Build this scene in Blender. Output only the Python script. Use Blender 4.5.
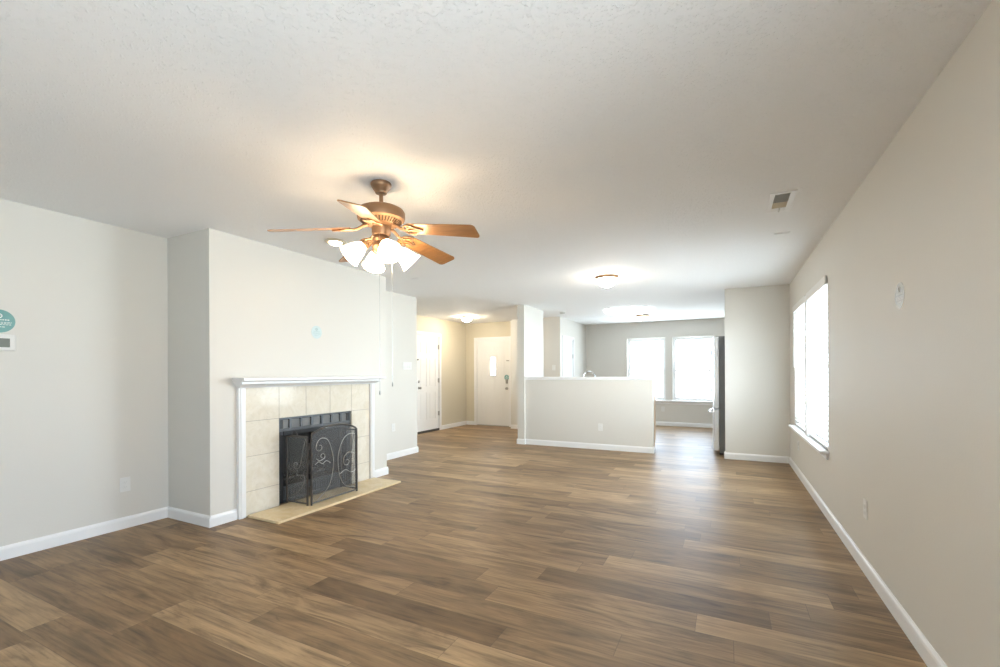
import bpy, bmesh, math, random
from mathutils import Vector, Matrix
PI = math.pi
R = math.radians
random.seed(7)
for _o in list(bpy.data.objects):
    bpy.data.objects.remove(_o)
scn = bpy.context.scene
COL = scn.collection

# ------------------------------------------------------------------ camera
cam_d = bpy.data.cameras.new('camera')
cam = bpy.data.objects.new('camera', cam_d)
COL.objects.link(cam)
cam_d.sensor_width = 36.0
cam_d.lens = 450.29 * 36.0 / 1000.0
cam_d.shift_y = (372.935 - 333.5) / 1000.0
cam_d.clip_start = 0.02
cam.matrix_world = (Matrix.Translation((0, 0, 1.248)) @ Matrix.Rotation(0.4663, 4, 'Z')
                    @ Matrix.Rotation(PI / 2, 4, 'X') @ Matrix.Rotation(-0.0044, 4, 'Z'))
scn.camera = cam

# ------------------------------------------------------------------ colour management
scn.view_settings.view_transform = 'Standard'
scn.view_settings.look = 'None'
scn.view_settings.exposure = 0.74
scn.view_settings.gamma = 1.0
scn.view_settings.use_curve_mapping = False

# ------------------------------------------------------------------ world (bright overcast day)
WORLD_STRENGTH = 10.8
wd = bpy.data.worlds.new('daylight')
scn.world = wd
wd.use_nodes = True
wn = wd.node_tree
wn.nodes.clear()
w_out = wn.nodes.new('ShaderNodeOutputWorld')
w_bg = wn.nodes.new('ShaderNodeBackground')
w_tc = wn.nodes.new('ShaderNodeTexCoord')
w_sx = wn.nodes.new('ShaderNodeSeparateXYZ')
w_mr = wn.nodes.new('ShaderNodeMapRange')
w_rp = wn.nodes.new('ShaderNodeValToRGB')
w_mr.inputs['From Min'].default_value = -0.3
w_mr.inputs['From Max'].default_value = 0.5
# pale sunlit ground below the horizon, milky blue-white sky above it
w_rp.color_ramp.elements[0].color = (0.80, 0.90, 1.0, 1)
w_rp.color_ramp.elements[0].position = 0.36
w_rp.color_ramp.elements[1].color = (0.58, 0.70, 0.88, 1)
w_rp.color_ramp.elements[1].position = 0.44
wn.links.new(w_tc.outputs['Generated'], w_sx.inputs[0])
wn.links.new(w_sx.outputs['Z'], w_mr.inputs['Value'])
wn.links.new(w_mr.outputs[0], w_rp.inputs[0])
wn.links.new(w_rp.outputs[0], w_bg.inputs['Color'])
# the sky is dimmer on one side of the house
w_sy = wn.nodes.new('ShaderNodeMapRange')
w_sy.interpolation_type = 'SMOOTHSTEP'
w_sy.inputs['From Min'].default_value = -0.95
w_sy.inputs['From Max'].default_value = -0.40
w_sy.inputs['To Min'].default_value = 0.22 * WORLD_STRENGTH
w_sy.inputs['To Max'].default_value = WORLD_STRENGTH
wn.links.new(w_sx.outputs['Y'], w_sy.inputs['Value'])
wn.links.new(w_sy.outputs[0], w_bg.inputs['Strength'])
wn.links.new(w_bg.outputs[0], w_out.inputs['Surface'])

FAN_EMIT, DOME_EMIT, CLOUD_EMIT, SPOT_EMIT = 19.0, 52.0, 6.0, 8.0
ENTRY_EMIT, KITCHEN_EMIT = 115.0, 3.0


def portal(name, loc, rot, sx, sy):
    d = bpy.data.lights.new(name, 'AREA')
    d.shape = 'RECTANGLE'
    d.size, d.size_y = sx, sy
    d.cycles.is_portal = True
    o = bpy.data.objects.new(name, d)
    o.location = loc
    o.rotation_euler = rot
    COL.objects.link(o)
    return o


# key dimensions (metres, camera above the origin)
H = 2.44
XL, XC, XR = -4.374, -3.767, 0.767       # left wall, chimney breast front, right wall
YB, YF = -1.5, 11.11                      # wall behind the camera, kitchen far wall
YA, YC, YW = 2.216, 4.352, 5.768          # chimney breast start / end, end of left wall
YP = 7.25                                 # half wall front
XK, XP0 = -3.155, -3.285                  # partition faces
XE, YE, YH = -5.65, 9.40, 9.12            # entry left wall, entry back wall, hall wall
portal('portal_right_window', (XR + 0.16, 5.70, 1.31), (0, R(90), 0), 1.5, 2.1)
portal('portal_kitchen_left', (-1.715, YF + 0.16, 1.33), (R(-90), 0, 0), 0.92, 1.5)
portal('portal_kitchen_right', (-0.67, YF + 0.16, 1.33), (R(-90), 0, 0), 0.92, 1.5)
portal('portal_added_window', (XR + 0.16, -0.30, 1.31), (0, R(90), 0), 1.5, 2.25)  # portal for the added window beside the camera

# broad daylight falling on the outside of the blind-covered window
WINDOW_POWER = 66.0
day_d = bpy.data.lights.new('window_daylight', 'AREA')
day_d.shape = 'RECTANGLE'
day_d.size, day_d.size_y = 1.50, 2.05
day_d.energy = WINDOW_POWER
day_d.color = (0.90, 0.96, 1.0)
day_d.spread = R(115)
day = bpy.data.objects.new('window_daylight', day_d)
day.location = (XR + 0.24, 5.70, 1.31)
day.rotation_euler = (0, R(90), 0)
COL.objects.link(day)

# ------------------------------------------------------------------ material helpers
MATS = {}


class NT:
    """small wrapper to write node trees"""
    def __init__(self, name):
        self.m = bpy.data.materials.new(name)
        self.m.use_nodes = True
        self.t = self.m.node_tree
        self.t.nodes.clear()
        self.out = self.n('ShaderNodeOutputMaterial')

    def n(self, typ, **kw):
        nd = self.t.nodes.new(typ)
        for k, v in kw.items():
            setattr(nd, k, v)
        return nd

    def l(self, a, b):
        self.t.links.new(a, b)

    def val(self, sock, v):
        if hasattr(v, 'is_output'):
            self.l(v, sock)
        else:
            sock.default_value = v

    def math(self, op, a, b=0.0, c=None):
        nd = self.n('ShaderNodeMath', operation=op)
        self.val(nd.inputs[0], a)
        self.val(nd.inputs[1], b)
        if c is not None:
            self.val(nd.inputs[2], c)
        return nd.outputs[0]

    def comb(self, x, y, z):
        nd = self.n('ShaderNodeCombineXYZ')
        for i, v in enumerate((x, y, z)):
            self.val(nd.inputs[i], v)
        return nd.outputs[0]

    def noise(self, vec, scale, detail=3.0, rough=0.5, dist=0.0):
        nd = self.n('ShaderNodeTexNoise')
        if vec is not None:
            self.l(vec, nd.inputs['Vector'])
        nd.inputs['Scale'].default_value = scale
        nd.inputs['Detail'].default_value = detail
        nd.inputs['Roughness'].default_value = rough
        nd.inputs['Distortion'].default_value = dist
        return nd.outputs['Fac']

    def ramp(self, fac, stops, interp='LINEAR'):
        nd = self.n('ShaderNodeValToRGB')
        cr = nd.color_ramp
        cr.interpolation = interp
        while len(cr.elements) < len(stops):
            cr.elements.new(0.5)
        for e, (p, c) in zip(cr.elements, stops):
            e.position = p
            e.color = (c[0], c[1], c[2], 1) if not isinstance(c, float) else (c, c, c, 1)
        self.l(fac, nd.inputs[0])
        return nd.outputs['Color']

    def mix(self, fac, a, b, blend='MIX'):
        nd = self.n('ShaderNodeMix', data_type='RGBA', blend_type=blend)
        self.val(nd.inputs[0], fac)
        for s, v in ((nd.inputs[6], a), (nd.inputs[7], b)):
            if hasattr(v, 'is_output'):
                self.l(v, s)
            else:
                s.default_value = (v[0], v[1], v[2], 1)
        return nd.outputs[2]

    def bump(self, h, strength, dist):
        nd = self.n('ShaderNodeBump')
        nd.inputs['Strength'].default_value = strength
        nd.inputs['Distance'].default_value = dist
        self.l(h, nd.inputs['Height'])
        return nd.outputs['Normal']

    def bsdf(self, color, rough=0.5, metal=0.0, normal=None, emit=None, estr=0.0, spec=0.5, coat=0.0):
        b = self.n('ShaderNodeBsdfPrincipled')
        if hasattr(color, 'is_output'):
            self.l(color, b.inputs['Base Color'])
        else:
            b.inputs['Base Color'].default_value = (*color, 1)
        self.val(b.inputs['Roughness'], rough)
        b.inputs['Metallic'].default_value = metal
        b.inputs['Specular IOR Level'].default_value = spec
        b.inputs['Coat Weight'].default_value = coat
        if normal is not None:
            self.l(normal, b.inputs['Normal'])
        if emit is not None:
            b.inputs['Emission Color'].default_value = (*emit, 1)
            b.inputs['Emission Strength'].default_value = estr
        self.l(b.outputs[0], self.out.inputs['Surface'])
        return b

    def obj(self):
        return self.n('ShaderNodeTexCoord').outputs['Object']


def simple(name, color, rough=0.5, metal=0.0, var=0.06, vscale=6.0, bump=0.0, bscale=80.0, **kw):
    """paint, plastic and metal: a gentle tone variation and an optional fine bump"""
    t = NT(name)
    v = t.obj()
    f = t.noise(v, vscale, 2)
    c = t.mix(f, [max(0, x * (1 - var)) for x in color], [min(1, x * (1 + var)) for x in color])
    nrm = t.bump(t.noise(v, bscale, 2), bump, 0.002) if bump else None
    t.bsdf(c, rough, metal, nrm, **kw)
    MATS[name] = t.m
    return t.m


def mat_floor():
    t = NT('vinyl_plank')
    v = t.obj()
    s = t.n('ShaderNodeSeparateXYZ')
    t.l(v, s.inputs[0])
    x, y = s.outputs[0], s.outputs[1]
    W, L = 0.181, 1.22
    yr = t.math('DIVIDE', t.math('ADD', y, 40.0), W)
    row = t.math('FLOOR', yr)
    wn1 = t.n('ShaderNodeTexWhiteNoise', noise_dimensions='1D')
    t.l(row, wn1.inputs['W'])
    xs = t.math('DIVIDE', t.math('ADD', t.math('ADD', x, 40.0), t.math('MULTIPLY', wn1.outputs['Value'], L * 3.7)), L)
    colm = t.math('FLOOR', xs)
    wn2 = t.n('ShaderNodeTexWhiteNoise', noise_dimensions='3D')
    t.l(t.comb(row, colm, 3.0), wn2.inputs['Vector'])
    rid = wn2.outputs['Value']
    sc = t.n('ShaderNodeSeparateColor')
    t.l(wn2.outputs['Color'], sc.inputs[0])
    rid2 = sc.outputs[1]
    # grain coordinates shift with every plank
    gx = t.math('ADD', x, t.math('MULTIPLY', rid, 57.0))
    gy = t.math('ADD', y, t.math('MULTIPLY', rid2, 31.0))
    fine = t.noise(t.comb(t.math('MULTIPLY', gx, 3.0), t.math('MULTIPLY', gy, 70.0), rid), 1.0, 5, 0.6, 0.3)
    broad = t.noise(t.comb(t.math('MULTIPLY', gx, 1.7), t.math('MULTIPLY', gy, 8.5), rid), 1.0, 5, 0.6, 1.0)
    knots = t.noise(t.comb(t.math('MULTIPLY', gx, 4.0), t.math('MULTIPLY', gy, 13.0), rid2), 1.0, 2, 0.5, 1.5)
    base = t.ramp(rid, [(0.0, (0.1666, 0.1029, 0.0530)), (0.25, (0.2873, 0.1863, 0.1003)), (0.5, (0.2234, 0.1432, 0.0767)),
                        (0.75, (0.3880, 0.2617, 0.1456)), (1.0, (0.2524, 0.1637, 0.0870))])
    tone = t.ramp(broad, [(0.28, (0.42, 0.40, 0.38)), (0.45, (0.86, 0.85, 0.83)), (0.58, (1.12, 1.11, 1.08)), (0.74, (1.40, 1.38, 1.32))])
    c = t.mix(0.95, base, tone, 'MULTIPLY')
    grain = t.ramp(fine, [(0.30, 0.55), (0.48, 0.95), (0.75, 1.20)])
    c = t.mix(0.90, c, grain, 'MULTIPLY')
    kn = t.ramp(knots, [(0.70, 0.0), (0.80, 1.0)])
    c = t.mix(t.math('MULTIPLY', kn, 0.5), c, (0.09, 0.06, 0.035))
    fy = t.math('FRACT', yr)
    fx = t.math('FRACT', xs)
    ey = t.math('MINIMUM', fy, t.math('SUBTRACT', 1.0, fy))
    ex = t.math('MINIMUM', fx, t.math('SUBTRACT', 1.0, fx))
    seam = t.math('MAXIMUM', t.math('LESS_THAN', ey, 0.006), t.math('LESS_THAN', ex, 0.0011))
    c = t.mix(t.math('MULTIPLY', seam, 0.55), c, (0.07, 0.05, 0.035))
    h = t.math('SUBTRACT', t.math('MULTIPLY', fine, 0.5), seam)
    rg = t.math('MULTIPLY_ADD', fine, 0.12, 0.38)
    t.bsdf(c, rg, 0.0, t.bump(h, 0.15, 0.002), spec=0.34)
    MATS['floor'] = t.m


def mat_wall(name, color, bs=0.10):
    t = NT(name)
    v = t.obj()
    n1 = t.noise(v, 95.0, 3, 0.55)
    c = t.mix(t.noise(v, 1.3, 2), [x * 0.985 for x in color], [min(1, x * 1.015) for x in color])
    t.bsdf(c, 0.55, 0.0, t.bump(n1, bs, 0.004), spec=0.35)
    MATS[name] = t.m


def mat_ceiling():
    t = NT('ceiling_texture')
    v = t.obj()
    a = t.noise(v, 85.0, 2, 0.5, 0.1)
    b = t.ramp(a, [(0.55, 0.0), (0.70, 1.0)])
    t.bsdf((0.93, 0.935, 0.94), 0.8, 0.0, t.bump(b, 0.6, 0.006), spec=0.2)
    MATS['ceiling'] = t.m


def mat_marble(name, c0, c1, rough, vein=0.25):
    t = NT(name)
    v = t.obj()
    a = t.noise(v, 7.0, 6, 0.62, 1.2)
    b = t.noise(v, 28.0, 4, 0.6, 0.5)
    c = t.mix(t.ramp(a, [(0.3, 0.0), (0.7, 1.0)]), c0, c1)
    c = t.mix(t.math('MULTIPLY', t.ramp(b, [(0.56, 0.0), (0.72, 1.0)]), vein), c, [x * 0.72 for x in c0])
    t.bsdf(c, rough, 0.0, spec=0.14)
    MATS[name] = t.m


def mat_wood(name, c0, c1, rough=0.35, ax=0):
    t = NT(name)
    v = t.obj()
    s = t.n('ShaderNodeSeparateXYZ')
    t.l(v, s.inputs[0])
    k = [28.0, 28.0, 28.0]
    k[ax] = 2.2
    vv = t.comb(*[t.math('MULTIPLY', s.outputs[i], k[i]) for i in range(3)])
    f = t.noise(vv, 1.6, 5, 0.6, 0.6)
    c = t.mix(t.ramp(f, [(0.3, 0.0), (0.7, 1.0)]), c0, c1)
    t.bsdf(c, rough, 0.0, spec=0.5)
    MATS[name] = t.m


def mat_glow(name, color, strength, edge=None):
    """lit frosted glass or acrylic"""
    t = NT(name)
    v = t.obj()
    f = t.noise(v, 9.0, 3)
    c = t.mix(f, [x * 0.94 for x in (0.9, 0.88, 0.84)], (0.92, 0.9, 0.86))
    t.bsdf(c, 0.35, 0.0, emit=color, estr=strength)
    MATS[name] = t.m


def mat_glass():
    t = NT('window_glass')
    tr = t.n('ShaderNodeBsdfTransparent')
    tr.inputs[0].default_value = (0.96, 0.98, 0.97, 1)
    gl = t.n('ShaderNodeBsdfGlossy')
    gl.inputs['Roughness'].default_value = 0.02
    lw = t.n('ShaderNodeFresnel')
    lw.inputs['IOR'].default_value = 1.45
    mx = t.n('ShaderNodeMixShader')
    # reflect on the entering side only (the thin pane does not bend the ray)
    geo = t.n('ShaderNodeNewGeometry')
    t.l(t.math('MULTIPLY', lw.outputs[0], t.math('SUBTRACT', 1.0, geo.outputs['Backfacing'])), mx.inputs[0])
    t.l(tr.outputs[0], mx.inputs[1])
    t.l(gl.outputs[0], mx.inputs[2])
    t.l(mx.outputs[0], t.out.inputs['Surface'])
    MATS['glass'] = t.m


def mat_wire():
    """fine woven wire cloth: the wires are far thinner than a pixel, so a dense weave of holes"""
    t = NT('wire_cloth')
    tr = t.n('ShaderNodeBsdfTransparent')
    df = t.n('ShaderNodeBsdfPrincipled')
    df.inputs['Base Color'].default_value = (0.20, 0.20, 0.20, 1)
    df.inputs['Roughness'].default_value = 0.45
    df.inputs['Metallic'].default_value = 0.3
    mx = t.n('ShaderNodeMixShader')
    mx.inputs[0].default_value = 0.20
    t.l(tr.outputs[0], mx.inputs[1])
    t.l(df.outputs[0], mx.inputs[2])
    t.l(mx.outputs[0], t.out.inputs['Surface'])
    MATS['wire'] = t.m


def mat_blind():
    t = NT('blind_vinyl')
    df = t.n('ShaderNodeBsdfPrincipled')
    v = t.obj()
    c = t.mix(t.noise(v, 5.0, 2), (0.76, 0.76, 0.75), (0.80, 0.80, 0.79))
    t.l(c, df.inputs['Base Color'])
    df.inputs['Roughness'].default_value = 0.45
    tl = t.n('ShaderNodeBsdfTranslucent')
    tl.inputs[0].default_value = (0.85, 0.86, 0.86, 1)
    mx = t.n('ShaderNodeMixShader')
    mx.inputs[0].default_value = 0.08
    t.l(df.outputs[0], mx.inputs[1])
    t.l(tl.outputs[0], mx.inputs[2])
    t.l(mx.outputs[0], t.out.inputs['Surface'])
    MATS['blind'] = t.m


mat_floor()
mat_wall('wall', (0.70, 0.678, 0.628))
mat_wall('wall_tan', (0.66, 0.61, 0.49))
mat_ceiling()
mat_marble('tile', (0.70, 0.64, 0.52), (0.80, 0.755, 0.665), 0.10)
mat_marble('hearth', (0.72, 0.56, 0.33), (0.82, 0.68, 0.45), 0.18)
mat_marble('counter', (0.50, 0.47, 0.42), (0.62, 0.58, 0.52), 0.25)
mat_wood('fan_wood', (0.30, 0.145, 0.055), (0.44, 0.23, 0.095), 0.32, 0)
mat_wood('cabinet_wood', (0.52, 0.33, 0.18), (0.66, 0.45, 0.26), 0.4, 2)
mat_glass()
mat_wire()
mat_blind()
simple('trim', (0.86, 0.86, 0.86), 0.35, var=0.01)
simple('door_paint', (0.84, 0.84, 0.83), 0.38, var=0.01)
simple('plastic', (0.78, 0.775, 0.75), 0.35, var=0.01)
simple('plastic_grey', (0.62, 0.62, 0.60), 0.4, var=0.03)
simple('slot_dark', (0.05, 0.05, 0.05), 0.6)
simple('vent_dark', (0.13, 0.12, 0.11), 0.6)
simple('vent_tan', (0.62, 0.56, 0.44), 0.5)
simple('grout', (0.42, 0.38, 0.32), 0.85)
simple('black_metal', (0.030, 0.031, 0.033), 0.42, 0.4, bump=0.06)
simple('louver_grey', (0.26, 0.265, 0.265), 0.5, 0.2)
simple('slate_metal', (0.105, 0.112, 0.12), 0.45, 0.5, bump=0.05)
simple('iron', (0.12, 0.115, 0.11), 0.34, 0.75)
simple('iron_worn', (0.30, 0.285, 0.26), 0.42, 0.5)
simple('firebrick', (0.055, 0.052, 0.05), 0.9, var=0.3, vscale=14, bump=0.5, bscale=30)
simple('bronze', (0.30, 0.175, 0.095), 0.42, 0.55, var=0.15)
simple('bronze_dark', (0.07, 0.04, 0.02), 0.5, 0.5)
simple('steel', (0.80, 0.82, 0.84), 0.34, 1.0, var=0.03)
simple('steel_dark', (0.19, 0.205, 0.215), 0.45, 0.3, var=0.04)
simple('nickel', (0.42, 0.41, 0.39), 0.3, 0.9)
simple('chrome', (0.80, 0.81, 0.82), 0.12, 1.0)
simple('rubber', (0.06, 0.055, 0.05), 0.7)
simple('teal', (0.16, 0.36, 0.35), 0.35, var=0.12, vscale=30)
simple('teal_pale', (0.55, 0.66, 0.66), 0.3, var=0.05, vscale=30)
simple('clear_sticker', (0.52, 0.525, 0.51), 0.25, var=0.08, vscale=25)
simple('print_white', (0.82, 0.86, 0.85), 0.4)
simple('print_teal', (0.38, 0.52, 0.52), 0.4)
simple('lcd', (0.20, 0.22, 0.20), 0.2)
WARM = (1.0, 0.74, 0.46)
mat_glow('glow_fan', WARM, FAN_EMIT)
mat_glow('glow_dome', (1.0, 0.90, 0.76), DOME_EMIT)
mat_glow('glow_entry', (1.0, 0.86, 0.66), ENTRY_EMIT)
mat_glow('glow_kitchen', (1.0, 0.85, 0.65), KITCHEN_EMIT)
mat_glow('glow_cloud', (0.86, 0.94, 1.0), CLOUD_EMIT)
mat_glow('glow_spot', (1.0, 0.80, 0.55), SPOT_EMIT)

# ------------------------------------------------------------------ geometry helpers


class MB:
    def __init__(self):
        self.b = bmesh.new()

    def box(self, x0, x1, y0, y1, z0, z1, M=None, bev=0.0):
        vs = [Vector((x, y, z)) for x in (x0, x1) for y in (y0, y1) for z in (z0, z1)]
        if M is not None:
            vs = [M @ v for v in vs]
        bv = [self.b.verts.new(v) for v in vs]
        fs = [(0, 1, 3, 2), (4, 6, 7, 5), (0, 4, 5, 1), (2, 3, 7, 6), (0, 2, 6, 4), (1, 5, 7, 3)]
        nf = [self.b.faces.new([bv[i] for i in f]) for f in fs]
        if bev:
            es = {e for f in nf for e in f.edges}
            bmesh.ops.bevel(self.b, geom=list(es), offset=bev, segments=2, affect='EDGES', profile=0.5)
        return self

    def loft(self, rings, close=True, cap=True):
        rr = [[self.b.verts.new(p) for p in ring] for ring in rings]
        n = len(rr[0])
        for a, b in zip(rr, rr[1:]):
            for i in range(n if close else n - 1):
                j = (i + 1) % n
                self.b.faces.new((a[i], a[j], b[j], b[i]))
        if cap and close:
            self.b.faces.new(list(reversed(rr[0])))
            self.b.faces.new(rr[-1])
        return self

    def lathe(self, prof, c, axis=(0, 0, 1), seg=32, cap=True):
        """prof: (radius, distance along axis) pairs"""
        ax = Vector(axis).normalized()
        q = Vector((0, 0, 1)).rotation_difference(ax)
        c = Vector(c)
        rings = []
        for r, h in prof:
            rings.append([c + q @ Vector((max(r, 1e-4) * math.cos(2 * PI * i / seg), max(r, 1e-4) * math.sin(2 * PI * i / seg), h)) for i in range(seg)])
        return self.loft(rings, True, cap)

    def tube(self, pts, r, seg=8, radii=None):
        P = [Vector(p) for p in pts]
        rings = []
        prev = None
        for i, p in enumerate(P):
            d = (P[min(i + 1, len(P) - 1)] - P[max(i - 1, 0)]).normalized()
            if prev is None:
                u = d.orthogonal().normalized()
            else:
                u = (prev - d * prev.dot(d))
                u = u.normalized() if u.length > 1e-6 else d.orthogonal().normalized()
            prev = u
            w = d.cross(u)
            rad = radii[i] if radii else r
            rings.append([p + (u * math.cos(2 * PI * k / seg) + w * math.sin(2 * PI * k / seg)) * rad for k in range(seg)])
        return self.loft(rings, True, True)

    def prism(self, poly, vec):
        vec = Vector(vec)
        a = [Vector(p) for p in poly]
        return self.loft([a, [p + vec for p in a]], True, True)

    def sphere(self, c, r, seg=12, sc=(1, 1, 1)):
        M = Matrix.Translation(c) @ Matrix.Diagonal((*[r * s for s in sc], 1))
        bmesh.ops.create_uvsphere(self.b, u_segments=seg, v_segments=max(6, seg // 2), radius=1.0, matrix=M)
        return self

    def build(self, name, mat, parent=None, smooth=False, bevel=0.0):
        b = self.b
        bmesh.ops.recalc_face_normals(b, faces=b.faces[:])
        org = Vector((0, 0, 0))
        p = parent
        while p is not None:
            org += p.location
            p = p.parent
        if org.length:
            bmesh.ops.translate(b, verts=b.verts[:], vec=-org)
        me = bpy.data.meshes.new(name)
        b.to_mesh(me)
        b.free()
        me.materials.append(MATS[mat])
        o = bpy.data.objects.new(name, me)
        COL.objects.link(o)
        if parent is not None:
            o.parent = parent
        if smooth:
            for f in me.polygons:
                f.use_smooth = True
            try:
                me.set_sharp_from_angle(angle=R(38))
            except Exception:
                pass
        if bevel:
            md = o.modifiers.new('bevel', 'BEVEL')
            md.width = bevel
            md.segments = 2
            md.limit_method = 'ANGLE'
            md.angle_limit = R(40)
        return o


def tag(o, label, cat, group=None, kind=None):
    if label:
        o['label'] = label
    if cat:
        o['category'] = cat
    if group:
        o['group'] = group
    if kind:
        o['kind'] = kind
    return o


def struct(o, label, cat):
    return tag(o, label, cat, None, 'structure')


def thing(name, loc, label, cat, group=None, kind=None):
    o = bpy.data.objects.new(name, None)
    o.empty_display_size = 0.05
    COL.objects.link(o)
    o.location = loc
    return tag(o, label, cat, group, kind)


def dup(root, loc, rz, label, group=None):
    """copy of a thing with copies of its parts and sub-parts"""
    def cp(o, par):
        c = o.copy()
        COL.objects.link(c)
        c.parent = par
        for ch in [x for x in bpy.data.objects if x.parent == o]:
            cp(ch, c)
        return c
    kids = [x for x in bpy.data.objects if x.parent == root]
    r = root.copy()
    COL.objects.link(r)
    r.location = loc
    r.rotation_euler = (0, 0, rz)
    r['label'] = label
    if group:
        r['group'] = group
    for k in kids:
        cp(k, r)
    return r


def wall(name, axis, t0, t1, u0, u1, label, holes=(), z0=0.0, z1=H, mat='wall', extra=None):
    """axis 'x': slab between x=t0..t1 running along y; holes are (u0,u1,z0,z1)"""
    us = sorted({u0, u1, *[h[0] for h in holes], *[h[1] for h in holes]})
    zs = sorted({z0, z1, *[h[2] for h in holes], *[h[3] for h in holes]})
    mb = MB()
    P = {}

    def v(t, u, z):
        k = (round(t, 5), round(u, 5), round(z, 5))
        if k not in P:
            P[k] = mb.b.verts.new((t, u, z) if axis == 'x' else (u, t, z))
        return P[k]

    def solid(i, j):
        if i < 0 or j < 0 or i >= len(us) - 1 or j >= len(zs) - 1:
            return False
        cu, cz = (us[i] + us[i + 1]) / 2, (zs[j] + zs[j + 1]) / 2
        return not any(h[0] < cu < h[1] and h[2] < cz < h[3] for h in holes)
    for i in range(len(us) - 1):
        for j in range(len(zs) - 1):
            if not solid(i, j):
                continue
            a, b, c, d = us[i], us[i + 1], zs[j], zs[j + 1]
            for t in (t0, t1):
                mb.b.faces.new([v(t, a, c), v(t, b, c), v(t, b, d), v(t, a, d)])
            if not solid(i - 1, j):
                mb.b.faces.new([v(t0, a, c), v(t1, a, c), v(t1, a, d), v(t0, a, d)])
            if not solid(i + 1, j):
                mb.b.faces.new([v(t0, b, c), v(t1, b, c), v(t1, b, d), v(t0, b, d)])
            if not solid(i, j - 1):
                mb.b.faces.new([v(t0, a, c), v(t1, a, c), v(t1, b, c), v(t0, b, c)])
            if not solid(i, j + 1):
                mb.b.faces.new([v(t0, a, d), v(t1, a, d), v(t1, b, d), v(t0, b, d)])
    if extra:
        extra(mb)
    o = mb.build(name, mat)
    struct(o, label, 'wall')
    return o


BASE_PROF = [(0, 0), (0.0145, 0), (0.0145, 0.068), (0.0115, 0.080), (0.0065, 0.086), (0.0035, 0.092), (0, 0.092)]


def base_run(mb, p0, p1, n):
    """baseboard from p0 to p1 (xy) against a wall whose room side is n"""
    poly = [(p0[0] + n[0] * d, p0[1] + n[1] * d, z) for d, z in BASE_PROF]
    mb.prism(poly, (p1[0] - p0[0], p1[1] - p0[1], 0))


def baseboard(name, runs, label):
    mb = MB()
    for r in runs:
        base_run(mb, *r)
    o = mb.build(name, 'trim')
    struct(o, label, 'baseboard')
    return o


# ------------------------------------------------------------------ room shell
T = 0.14
o = MB().box(-5.90, 1.05, YB - 0.3, YF + 0.3, -0.12, 0.0).build('floor', 'floor')
struct(o, 'wide plank wood-look vinyl floor running through the whole house', 'floor')
o = MB().box(-5.90, 1.05, YB - 0.3, YF + 0.3, H, H + 0.12).build('ceiling', 'ceiling')
struct(o, 'white textured ceiling over the living room and kitchen', 'ceiling')

wall('wall_left', 'x', XL - 0.12, XL, YB, YW, 'pale greige left wall with the thermostat')
BW = (-1.40, 0.80, 0.575, 2.05)  # opening of the added window that lights the near half
W_Y0, W_Y1, W_Z0, W_Z1 = 4.665, 6.735, 0.575, 2.05
wall('wall_right', 'x', XR, XR + T, YB - T, YF + T, 'long pale right wall with the blind-covered window', [(W_Y0, W_Y1, W_Z0, W_Z1), BW])
KW = [(-2.150, -1.275), (-1.115, -0.230)]
KZ0, KZ1 = 0.590, 2.060
wall('wall_far', 'y', YF, YF + T, XK - 0.12, XR, 'grey kitchen end wall with two bright windows', [(a, b, KZ0, KZ1) for a, b in KW])
wall('wall_back', 'y', YB - T, YB, XL - 0.12, XR, 'plain wall behind the viewpoint')


def chim_extra(mb):
    mb.box(XL, XC - 0.12, YA, YA + 0.10, 0, H)
    mb.box(XL, XC - 0.12, YC - 0.10, YC, 0, H)


wall('wall_chimney', 'x', XC - 0.12, XC, YA, YC, 'white chimney breast standing out from the left wall', [(2.843, 3.757, 0.0, 0.832)], extra=chim_extra)
wall('wall_alcove', 'y', 7.245, 7.365, -0.0215, XR, 'short grey wall standing in front of the refrigerator')
wall('wall_partition', 'x', XP0, XK, 7.21, 8.135, 'wall end like a white column at the left end of the half wall')
wall('wall_hall', 'y', YH, YH + 0.28, -4.32, XK - 0.12, 'beige wall with one light switch between entry and kitchen')
PD = (9.310, 10.005)
wall('wall_pantry', 'x', XK - 0.12, XK, YH, YF, 'kitchen side wall holding the white six-panel door', [(PD[0], PD[1], 0, 2.0)])
# keep the corner between hall wall and pantry wall flush
D1 = (7.44, 8.255)
wall('wall_entry_left', 'x', XE - 0.12, XE, YW - 0.12, YE + 0.12, 'tan entry side wall holding the hinged white door', [(D1[0], D1[1], 0, 2.055)], mat='wall_tan')
FD = (-5.36, -4.485)
wall('wall_entry_back', 'y', YE, YE + 0.12, XE, -4.32, 'tan entry wall around the front door', [(FD[0], FD[1], 0, 2.03)], mat='wall_tan')
wall('wall_entry_front', 'y', YW - 0.12, YW, XE, XL - 0.12, 'entry return wall behind the end of the left wall')
wall('wall_half', 'y', YP, YP + 0.12, XK, -1.02, 'pale half wall dividing living room from kitchen', z1=1.125)
o = MB().box(XK, -1.005, YP - 0.018, YP + 0.138, 1.138, 1.176, bev=0.006).box(XK, -1.012, YP - 0.010, YP + 0.130, 1.125, 1.138).build('trim_1', 'trim')
struct(o, 'white cap board along the top of the half wall', 'trim')

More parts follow.
